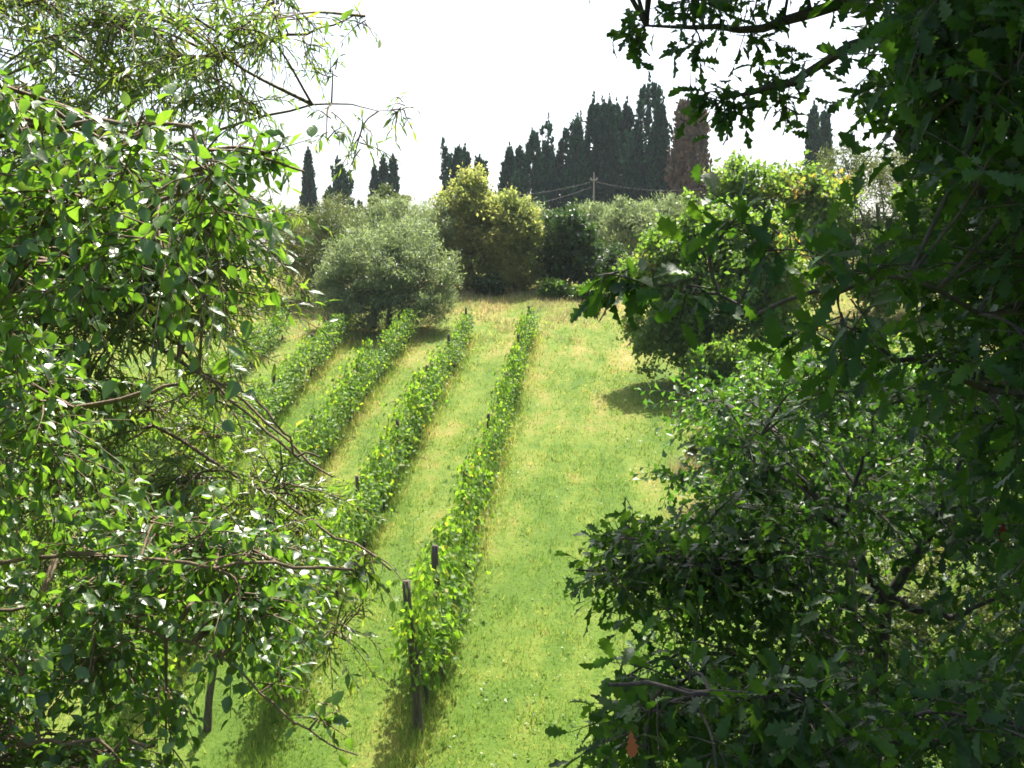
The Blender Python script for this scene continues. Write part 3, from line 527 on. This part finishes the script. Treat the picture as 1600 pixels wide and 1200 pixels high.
# ------------------------------------------------------------------ near trees
def in_poly(p, poly):
    x, y = p; c = False; n = len(poly)
    for i in range(n):
        (x1, y1), (x2, y2) = poly[i], poly[i - 1]
        if (y1 > y) != (y2 > y) and x < (x2 - x1) * (y - y1) / (y2 - y1) + x1: c = not c
    return c
def fill(poly, n, d0, d1, r0, r1, min_px=0):
    """n clump centres spread through the depth of a region; returns (centre, radius)"""
    xs = [p[0] for p in poly]; ys = [p[1] for p in poly]; out = []; tries = 0
    while len(out) < n and tries < 20000:
        tries += 1; q = (random.uniform(min(xs), max(xs)), random.uniform(min(ys), max(ys)))
        if in_poly(q, poly): out.append((P(*q, random.uniform(d0, d1)), random.uniform(r0, r1)))
    return out
def near_tree(name, label, cat, base, trunk, limbs, clumps, tpls, leaf_m, bark, leaf_len, twigs_per, spacing, droop=.25, flat=.6, n_single=280, trunk_r=.14, twig_r=.0035, far_tpl=SIMPLE, mid_tpl=SIMPLE, mid_px=0, bias=(0, 0, 0), extra=()):
    base = np.array(base, float); t = thing(name, label, cat, base); skel = []; ends = []
    tp = spline([base - np.array([0, 0, .2])] + [np.array(q, float) for q in trunk], 16); a = Acc(); a.tube(tp, np.linspace(trunk_r, trunk_r * .4, 16), 10); obj('trunk', a.mesh('trunk', M[bark], True, base), t)
    skel.append(tp[5:])
    for lm in limbs:
        pts = np.array(lm['p'], float); s = tp[np.argmin(np.linalg.norm(tp - pts[0], axis=1) + np.maximum(0, tp[:, 2] - pts[0][2] - .2) * 2)]
        if lm.get('free'): allp = np.concatenate(skel); s = allp[np.argmin(np.linalg.norm(allp - pts[0], axis=1))]
        q = spline(np.vstack([s, pts]), 22); q[1:-1] += rng.normal(0, .012, (20, 3)); a = Acc(); a.tube(q, np.linspace(lm.get('r', .03), lm.get('e', .006), 22), 6)
        obj('limb', a.mesh('limb', M[bark], True, base), t); skel.append(q[4:])
    sk = np.concatenate(skel); tw = Acc(); pos = []; ax = []; nm = []
    for c, rad, *o in clumps:
        cost = np.linalg.norm(sk - c, axis=1); s = sk[np.argmin(cost)]
        mid = (s + c) / 2 + rng.normal(0, .08, 3) * np.linalg.norm(c - s) + np.array([0, 0, .10 * np.linalg.norm(c - s)])
        q = spline([s, mid, c], 10); L = np.linalg.norm(c - s); tw.tube(q, np.linspace(min(.016, .004 + .008 * L), .0035, 10), 4)
        outd = unit(c - s)
        qx, qy, qz = project(np.array([c])); off = qz[0] < .5 or qx[0] < -200 or qx[0] > 1800 or qy[0] < -200
        for i in range(int(twigs_per * (o[0] if o else 1))):
            st = q[int(rng.integers(5, 10))] + rng.normal(0, .02, 3); d = unit(rng.normal(0, 1, 3) * np.array([1, 1, .75]) + outd * .55); ln = rad * (.45 + .75 * rng.random())
            u = np.linspace(0, 1, 6); pl = st + d * (u * ln)[:, None] + rng.normal(0, .02, 3) * (u ** 2)[:, None]; pl[:, 2] -= droop * ln * u ** 2
            if not off or i % 9 == 0: tw.tube(pl[[0, 2, 3, 5]], np.linspace(twig_r, twig_r * .4, 4), 3)
            n = max(3, int(ln / spacing)); v = np.linspace(.18, 1, n)
            pp = np.stack([np.interp(v, u, pl[:, j]) for j in range(3)], -1); tg = unit(pl[-1] - pl[0]); sd = unit(np.cross(tg, rng.normal(0, 1, 3)))
            sg = np.where(np.arange(n) % 2 == 0, 1, -1)[:, None]
            pos.append(pp); ax.append(tg * .65 + sd * sg * .75 + np.array([0, 0, -droop]) + rng.normal(0, .33, (n, 3))); nm.append(np.array([0, 0, flat]) + np.array(bias) + rng.normal(0, .55, (n, 3)))
    tw_o = obj('twigs', tw.mesh('twigs', M[bark], False, base), t, kind='stuff')
    pos = np.concatenate(pos); ax = np.concatenate(ax); nm = np.concatenate(nm); N = len(pos); Mx = basis(ax, nm); sc = leaf_len * (.6 + .55 * rng.random(N))
    px, py, z = project(pos); z = np.where(z < .1, .1, z); vis = (px > 15) & (px < 1585) & (py > 15) & (py < 1185) & (z > .5)
    face = np.abs(np.einsum('ni,ni->n', Mx[:, :, 2], unit(pos - CAM))); score = np.where(vis, sc * (.3 + face) / z ** 1.5, -1); order = np.argsort(-score); single = order[:n_single]; single = single[score[single] > 0]
    rest = np.ones(N, bool); rest[single] = False; ri = np.nonzero(rest)[0]; k = rng.integers(0, len(tpls), N)
    away = (px < -140) | (px > 1740) | (py < -140) | (py > 1340) | (z < .5)          # beyond the picture's edge: plainer leaves
    sc = np.where(away, sc * 1.3, sc); small = sc / z * FPX < mid_px
    for j, tpl in enumerate(list(tpls) + [mid_tpl, far_tpl]):
        ii = ri[(k[ri] == j) & ~away[ri] & ~small[ri]] if j < len(tpls) else ri[~away[ri] & small[ri]] if j == len(tpls) else ri[away[ri]]
        if len(ii) == 0: continue
        V, F = scatter(tpl, Mx[ii], pos[ii], sc[ii]); obj('foliage', fast_mesh('foliage', V - base, F, leaf_m, True), t, kind='stuff')
    lms = [fast_mesh('leaf', tpl[0], tpl[1], leaf_m, True) for tpl in tpls]
    for i in single:
        o = obj('leaf', lms[k[i]], t); m4 = np.eye(4); m4[:3, :3] = Mx[i] * sc[i]; m4[:3, 3] = pos[i] - base; o.matrix_local = Matrix(m4.tolist())
    for (p, axis, nrm, s, mat, lab) in extra:
        o = obj('leaf', fast_mesh('leaf', tpls[0][0], tpls[0][1], mat, True), t); m4 = np.eye(4); m4[:3, :3] = basis(np.array(axis, float), np.array(nrm, float)) * s; m4[:3, 3] = p - base; o.matrix_local = Matrix(m4.tolist()); o['label'] = lab
    return t
def G(x, y): return (x, y, float(gz(x, y)))

# goat willow with broad leaves, close on the left
reseed(11); L1 = fill([(-260, 80), (120, 150), (230, 190), (340, 270), (330, 330), (250, 410), (180, 490), (-260, 560)], 27, 3.3, 3.9, .22, .40) \
   + fill([(-260, 500), (180, 460), (200, 560), (140, 760), (-260, 800)], 20, 3.9, 4.6, .22, .38) \
   + fill([(-260, 780), (180, 790), (400, 850), (480, 890), (440, 960), (340, 1010), (250, 1010), (150, 1230), (-260, 1330)], 52, 4.2, 5.1, .22, .38) \
   + fill([(230, 800), (470, 840), (520, 890), (440, 960), (300, 960)], 15, 4.6, 5.4, .18, .3) \
   + [(P(425, 240, 3.6), .1, .4), (P(475, 268, 3.6), .07, .3), (P(560, 900, 4.4), .16, .6), (P(440, 1060, 4.4), .18, .6), (P(500, 1120, 4.3), .12, .4)] \
   + fill([(-60, 1020), (180, 1030), (270, 1150), (240, 1300), (-60, 1300)], 13, 3.9, 4.6, .2, .3)
near_tree('goat_willow_tree', 'broad-leaved glossy green tree filling the left foreground', 'tree', G(-3.1, 4.3), [(-3.0, 4.3, 4.6), (-2.9, 4.2, 6.2), (-2.7, 4.2, 8.0)],
    [dict(p=[P(-150, 230, 4.0), P(60, 200, 3.8), P(300, 198, 3.4)], r=.016), dict(p=[P(-100, 430, 4.0), P(130, 395, 3.7), P(230, 345, 3.6), P(325, 235, 3.5)], r=.015),
     dict(p=[P(-100, 700, 4.4), P(120, 640, 4.2), P(280, 600, 4.1)], r=.015), dict(p=[P(-120, 900, 4.4), P(100, 868, 4.4), P(330, 880, 4.3), P(540, 890, 4.3)], r=.011),
     dict(p=[P(-100, 960, 4.5), P(120, 950, 4.5), P(330, 1020, 4.4), P(450, 1120, 4.3), P(560, 1180, 4.3)], r=.009, e=.003), dict(p=[P(-100, 1180, 4.2), P(80, 1160, 4.1), P(240, 1165, 4.1)], r=.012),
     dict(p=[P(-60, -100, 4.4), P(60, -150, 4.2)], r=.016)],
    L1, [OVATE, OVATE2, SALLOW], M['broad'], 'twig', .058, 16, .030, droop=.3, flat=.75, bias=(0, -.22, 0))
# narrow-leaved willow behind it
reseed(12); L2 = fill([(-200, -160), (360, -120), (430, 10), (390, 110), (400, 190), (360, 240), (-200, 260)], 25, 6.4, 7.3, .40, .70) \
   + fill([(-200, 240), (350, 230), (370, 330), (380, 430), (350, 540), (-200, 560)], 76, 6.3, 7.2, .35, .60) \
   + fill([(-200, 540), (330, 540), (360, 660), (430, 740), (530, 820), (510, 880), (400, 890), (250, 960), (-200, 1050)], 84, 6.5, 7.6, .32, .55) \
   + [(c, r, .55) for c, r in fill([(120, -60), (420, -60), (450, 60), (430, 200), (300, 210), (140, 120)], 26, 6.6, 7.6, .28, .45)] \
   + [(P(560, 30, 7.2), .22, .35), (P(632, 172, 7.2), .16, .6), (P(520, 110, 7.2), .2, .3), (P(550, 258, 7.0), .18, .45), (P(510, 215, 7.0), .2, .4), (P(480, 90, 7.2), .3, .5), (P(580, 870, 6.6), .22, .7), (P(520, 980, 6.6), .35, .5), (P(470, 1010, 6.6), .35, .5), (P(550, 960, 6.5), .25, .5)]
near_tree('willow_tree', 'narrow-leaved willow with drooping brown twigs at left against the sky', 'tree', G(-5.2, 8.8), [(-5.1, 8.7, 3.5), (-4.9, 8.5, 6.0), (-4.4, 8.3, 9.5)],
    [dict(p=[P(60, 260, 8.2), P(280, 110, 7.7), P(470, 50, 7.4), P(570, 25, 7.2)], r=.024, e=.003), dict(p=[P(40, 380, 8.2), P(260, 230, 7.8), P(480, 168, 7.3), P(610, 172, 7.2)], r=.02, e=.002),
     dict(p=[P(-20, 420, 8.2), P(200, 420, 7.8), P(420, 330, 7.2)], r=.02), dict(p=[P(-40, 400, 8.0), P(150, 450, 7.2), P(340, 600, 6.8), P(520, 745, 6.5)], r=.016),
     dict(p=[P(60, 480, 7.6), P(280, 560, 6.7), P(430, 690, 6.4), P(500, 715, 6.3)], r=.012), dict(p=[P(0, 560, 7.8), P(260, 680, 7.0), P(450, 790, 6.6), P(610, 890, 6.4)], r=.016),
     dict(p=[P(-20, 700, 7.8), P(200, 820, 7.2), P(420, 930, 6.8), P(540, 1000, 6.6)], r=.015), dict(p=[P(150, 150, 8.2), P(230, 0, 8.1), P(290, -120, 8.0)], r=.016),
     dict(p=[P(280, 200, 7.9), P(330, 60, 7.8), P(350, -80, 7.8)], r=.012), dict(p=[P(100, 500, 7.0), P(330, 590, 6.4), P(420, 640, 6.2), P(470, 720, 6.2)], r=.010)],
    L2, [LANCE, SALLOW, LANCE], M['willow'], 'twig', .088, 17, .024, mid_tpl=LANCE_F, mid_px=27, far_tpl=LANCE_F, bias=(0, -.25, 0), droop=.35, flat=.55, twig_r=.005, trunk_r=.2)

# big oak on the right, its crown rising out of the picture, thickened there to shade it
reseed(13); A1 = fill([(1440, 60), (1470, -160), (1880, -200), (1880, 640), (1560, 640), (1480, 540), (1540, 320), (1450, 220), (1470, 130)], 135, 3.4, 7.0, .28, .45) \
   + fill([(1060, -140), (1060, -10), (1120, 0), (1150, 50), (1210, 50), (1280, -10), (1430, -10), (1430, -160)], 18, 5.6, 7.0, .24, .38) \
   + [(P(1000, 45, 6.3), .13, .9), (P(985, 60, 6.3), .09, .6), (P(1130, 160, 6.2), .15, 1.2), (P(1150, 185, 6.2), .1, .8), (P(1100, 145, 6.2), .09, .5), (P(1205, 120, 6.2), .2, 1.2), (P(1225, 170, 6.2), .13, 1.0), (P(1090, 80, 6.2), .12, .6)] \
   + fill([(1220, 450), (1420, 390), (1500, 600), (1280, 560)], 5, 3.2, 4.2, .18, .26) \
   + [(P(968, 425, 3.4), .07, .5), (P(1000, 440, 3.4), .08, .5), (P(1070, 455, 3.3), .11, .5), (P(1150, 340, 3.3), .12, .5), (P(1200, 370, 3.3), .14, .7)] \
   + fill([(950, 1240), (940, 1060), (1000, 1010), (1130, 1070), (1400, 1070), (1600, 1000), (1700, 1300)], 26, 3.4, 4.6, .18, .32) \
   + fill([(1480, 620), (1880, 620), (1880, 1100), (1600, 1050), (1520, 800)], 24, 3.8, 5.6, .24, .4)
k = 0
while k < 640:  # unseen upper crown, spread wide and dense to keep sun off the oaks
    c = np.array([random.uniform(.4, 7.0), random.uniform(3.4, 13.0), random.uniform(7.2, 11.5)]); qx, qy, qz = project(c[None])
    rc = random.uniform(.45, .7); m = rc / qz[0] * FPX
    if qy[0] > -m - 20 and qx[0] < 1480 + m: continue
    A1.append((c, rc, .8)); k += 1
near_tree('oak_tree', 'big dark oak with lobed leaves filling the right foreground', 'tree', G(3.3, 5.6), [(3.25, 5.5, 4.2), (3.1, 5.5, 6.5), (3.2, 5.6, 8.6), (3.3, 5.8, 10.4)],
    [dict(p=[P(1620, -120, 5.8), P(1400, -40, 6.0), P(1200, 40, 6.2), P(1010, 40, 6.3)], r=.07), dict(p=[P(1600, 60, 5.8), P(1380, 60, 6.0), P(1230, 130, 6.1), P(1130, 150, 6.2)], r=.05),
     dict(p=[P(1650, 350, 4.8), P(1520, 290, 4.4), P(1400, 220, 4.2)], r=.05), dict(p=[P(1640, 500, 4.2), P(1400, 430, 3.7), P(1200, 480, 3.4), P(1060, 458, 3.4), P(955, 428, 3.4)], r=.010, e=.003),
     dict(p=[P(1680, 640, 4.8), P(1450, 570, 4.2), P(1300, 520, 4.0)], r=.022), dict(p=[P(1640, 1130, 4.5), P(1480, 1160, 4.3), P(1280, 1120, 4.1), P(1080, 1080, 3.9), P(950, 1070, 3.8)], r=.022),
     dict(p=[P(1700, 900, 4.9), P(1600, 820, 4.7)], r=.04), dict(p=[np.array([4.5, 6.0, 8.6]), np.array([5.6, 6.6, 9.2])], r=.08), dict(p=[np.array([3.8, 7.0, 8.6]), np.array([4.4, 8.4, 9.2])], r=.08),
     dict(p=[np.array([2.6, 4.6, 8.8]), np.array([1.9, 3.8, 9.2])], r=.07), dict(p=[np.array([2.2, 6.6, 8.6]), np.array([1.6, 7.8, 8.8])], r=.07), dict(p=[P(1560, 200, 5.2), P(1450, 60, 5.0), P(1400, -60, 5.0)], r=.05)],
    A1, [OAK, OAK2], M['oak'], 'bark', .10, 12, .042, droop=.2, flat=.6, trunk_r=.24, n_single=290, mid_tpl=OAK_M, mid_px=33, far_tpl=SIMPLE,
    extra=[(P(985, 1140, 3.7), (.1, -.1, -1), (.2, -1, .3), .085, M['deadleaf'], 'orange dead oak leaf hanging at the bottom'), (P(1567, 815, 4.3), (.05, 0, -1), (.1, -1, .2), .075, M['redleaf'], 'dark red oak leaf among green ones')])
# smaller oak lower down
reseed(14); B1 = fill([(905, 895), (950, 850), (1000, 805), (1060, 850), (1200, 830), (1200, 960), (1050, 960), (960, 930)], 34, 7.2, 8.6, .25, .42) \
   + fill([(1060, 720), (1120, 660), (1300, 600), (1720, 600), (1760, 1300), (960, 1320), (960, 1180), (950, 1060), (1020, 960), (1100, 900), (1060, 820)], 165, 7.2, 9.6, .30, .52)
near_tree('young_oak_tree', 'young oak with forked trunk at lower right', 'tree', G(2.62, 8.9), [(2.6, 8.8, 2.6), P(1385, 940, 8.7)],
    [dict(p=[P(1330, 850, 8.6), P(1250, 750, 8.4), P(1190, 680, 8.2)], r=.045), dict(p=[P(1440, 850, 8.6), P(1490, 750, 8.5), P(1530, 640, 8.5)], r=.045), dict(p=[P(1280, 920, 8.4), P(1100, 880, 8.0), P(900, 890, 7.7)], r=.035),
     dict(p=[P(1250, 1040, 8.4), P(1080, 1020, 8.0), P(970, 1060, 7.8)], r=.03), dict(p=[P(1500, 960, 8.6), P(1640, 880, 8.6)], r=.04), dict(p=[P(1320, 800, 8.5), P(1350, 720, 8.4), P(1370, 640, 8.4)], r=.025, free=1), dict(p=[P(1500, 1100, 8.6), P(1640, 1080, 8.4)], r=.035)],
    B1, [OAK, OAK2], M['oak'], 'bark', .115, 12, .062, droop=.2, flat=.6, trunk_r=.11, twig_r=.004, n_single=290, mid_tpl=OAK_M, mid_px=40, far_tpl=OAK_F)
reseed(15); C1 = fill([(1090, 620), (1150, 560), (1330, 540), (1500, 560), (1560, 800), (1400, 860), (1120, 850), (1040, 760)], 85, 12.8, 16, .4, .7)
near_tree('hedge_oak_tree', 'sunlit oak bush behind the young oak at right', 'tree', G(4.0, 14.4), [(4.0, 14.4, 2.6), (3.9, 14.4, 4.2)],
    [dict(p=[P(1250, 700, 14), P(1150, 640, 13.8)], r=.04), dict(p=[P(1320, 680, 14.4), P(1330, 580, 14.4)], r=.04), dict(p=[P(1430, 700, 14.6), P(1500, 620, 14.6)], r=.04), dict(p=[P(1220, 780, 14), P(1100, 780, 13.6)], r=.035)],
    C1, [OAKS], M['oak_far'], 'bark', .11, 18, .055, droop=.2, flat=.5, trunk_r=.10, twig_r=.006, n_single=100, mid_tpl=OAK_F, mid_px=40)

# ------------------------------------------------------------------ summer haze
mh = bpy.data.materials.new('haze'); mh.use_nodes = True; n = mh.node_tree; n.nodes.clear(); out = n.nodes.new('ShaderNodeOutputMaterial'); pv = n.nodes.new('ShaderNodeVolumePrincipled')
pv.inputs['Color'].default_value = (.86, .93, 1, 1); pv.inputs['Density'].default_value = .00022; pv.inputs['Anisotropy'].default_value = 0; n.links.new(pv.outputs[0], out.inputs['Volume'])
x0, x1, y0, y1, z0, z1 = -430, 430, -70, 910, -1.5, 34
V = [(x, y, z) for x in (x0, x1) for y in (y0, y1) for z in (z0, z1)]; F = [(0, 1, 3, 2), (4, 6, 7, 5), (0, 4, 5, 1), (2, 3, 7, 6), (0, 2, 6, 4), (1, 5, 7, 3)]
hz = obj('haze', fast_mesh('haze', V, F, mh)); hz['kind'] = 'stuff'; hz['label'] = 'thin summer haze over the whole slope'; hz['category'] = 'haze'
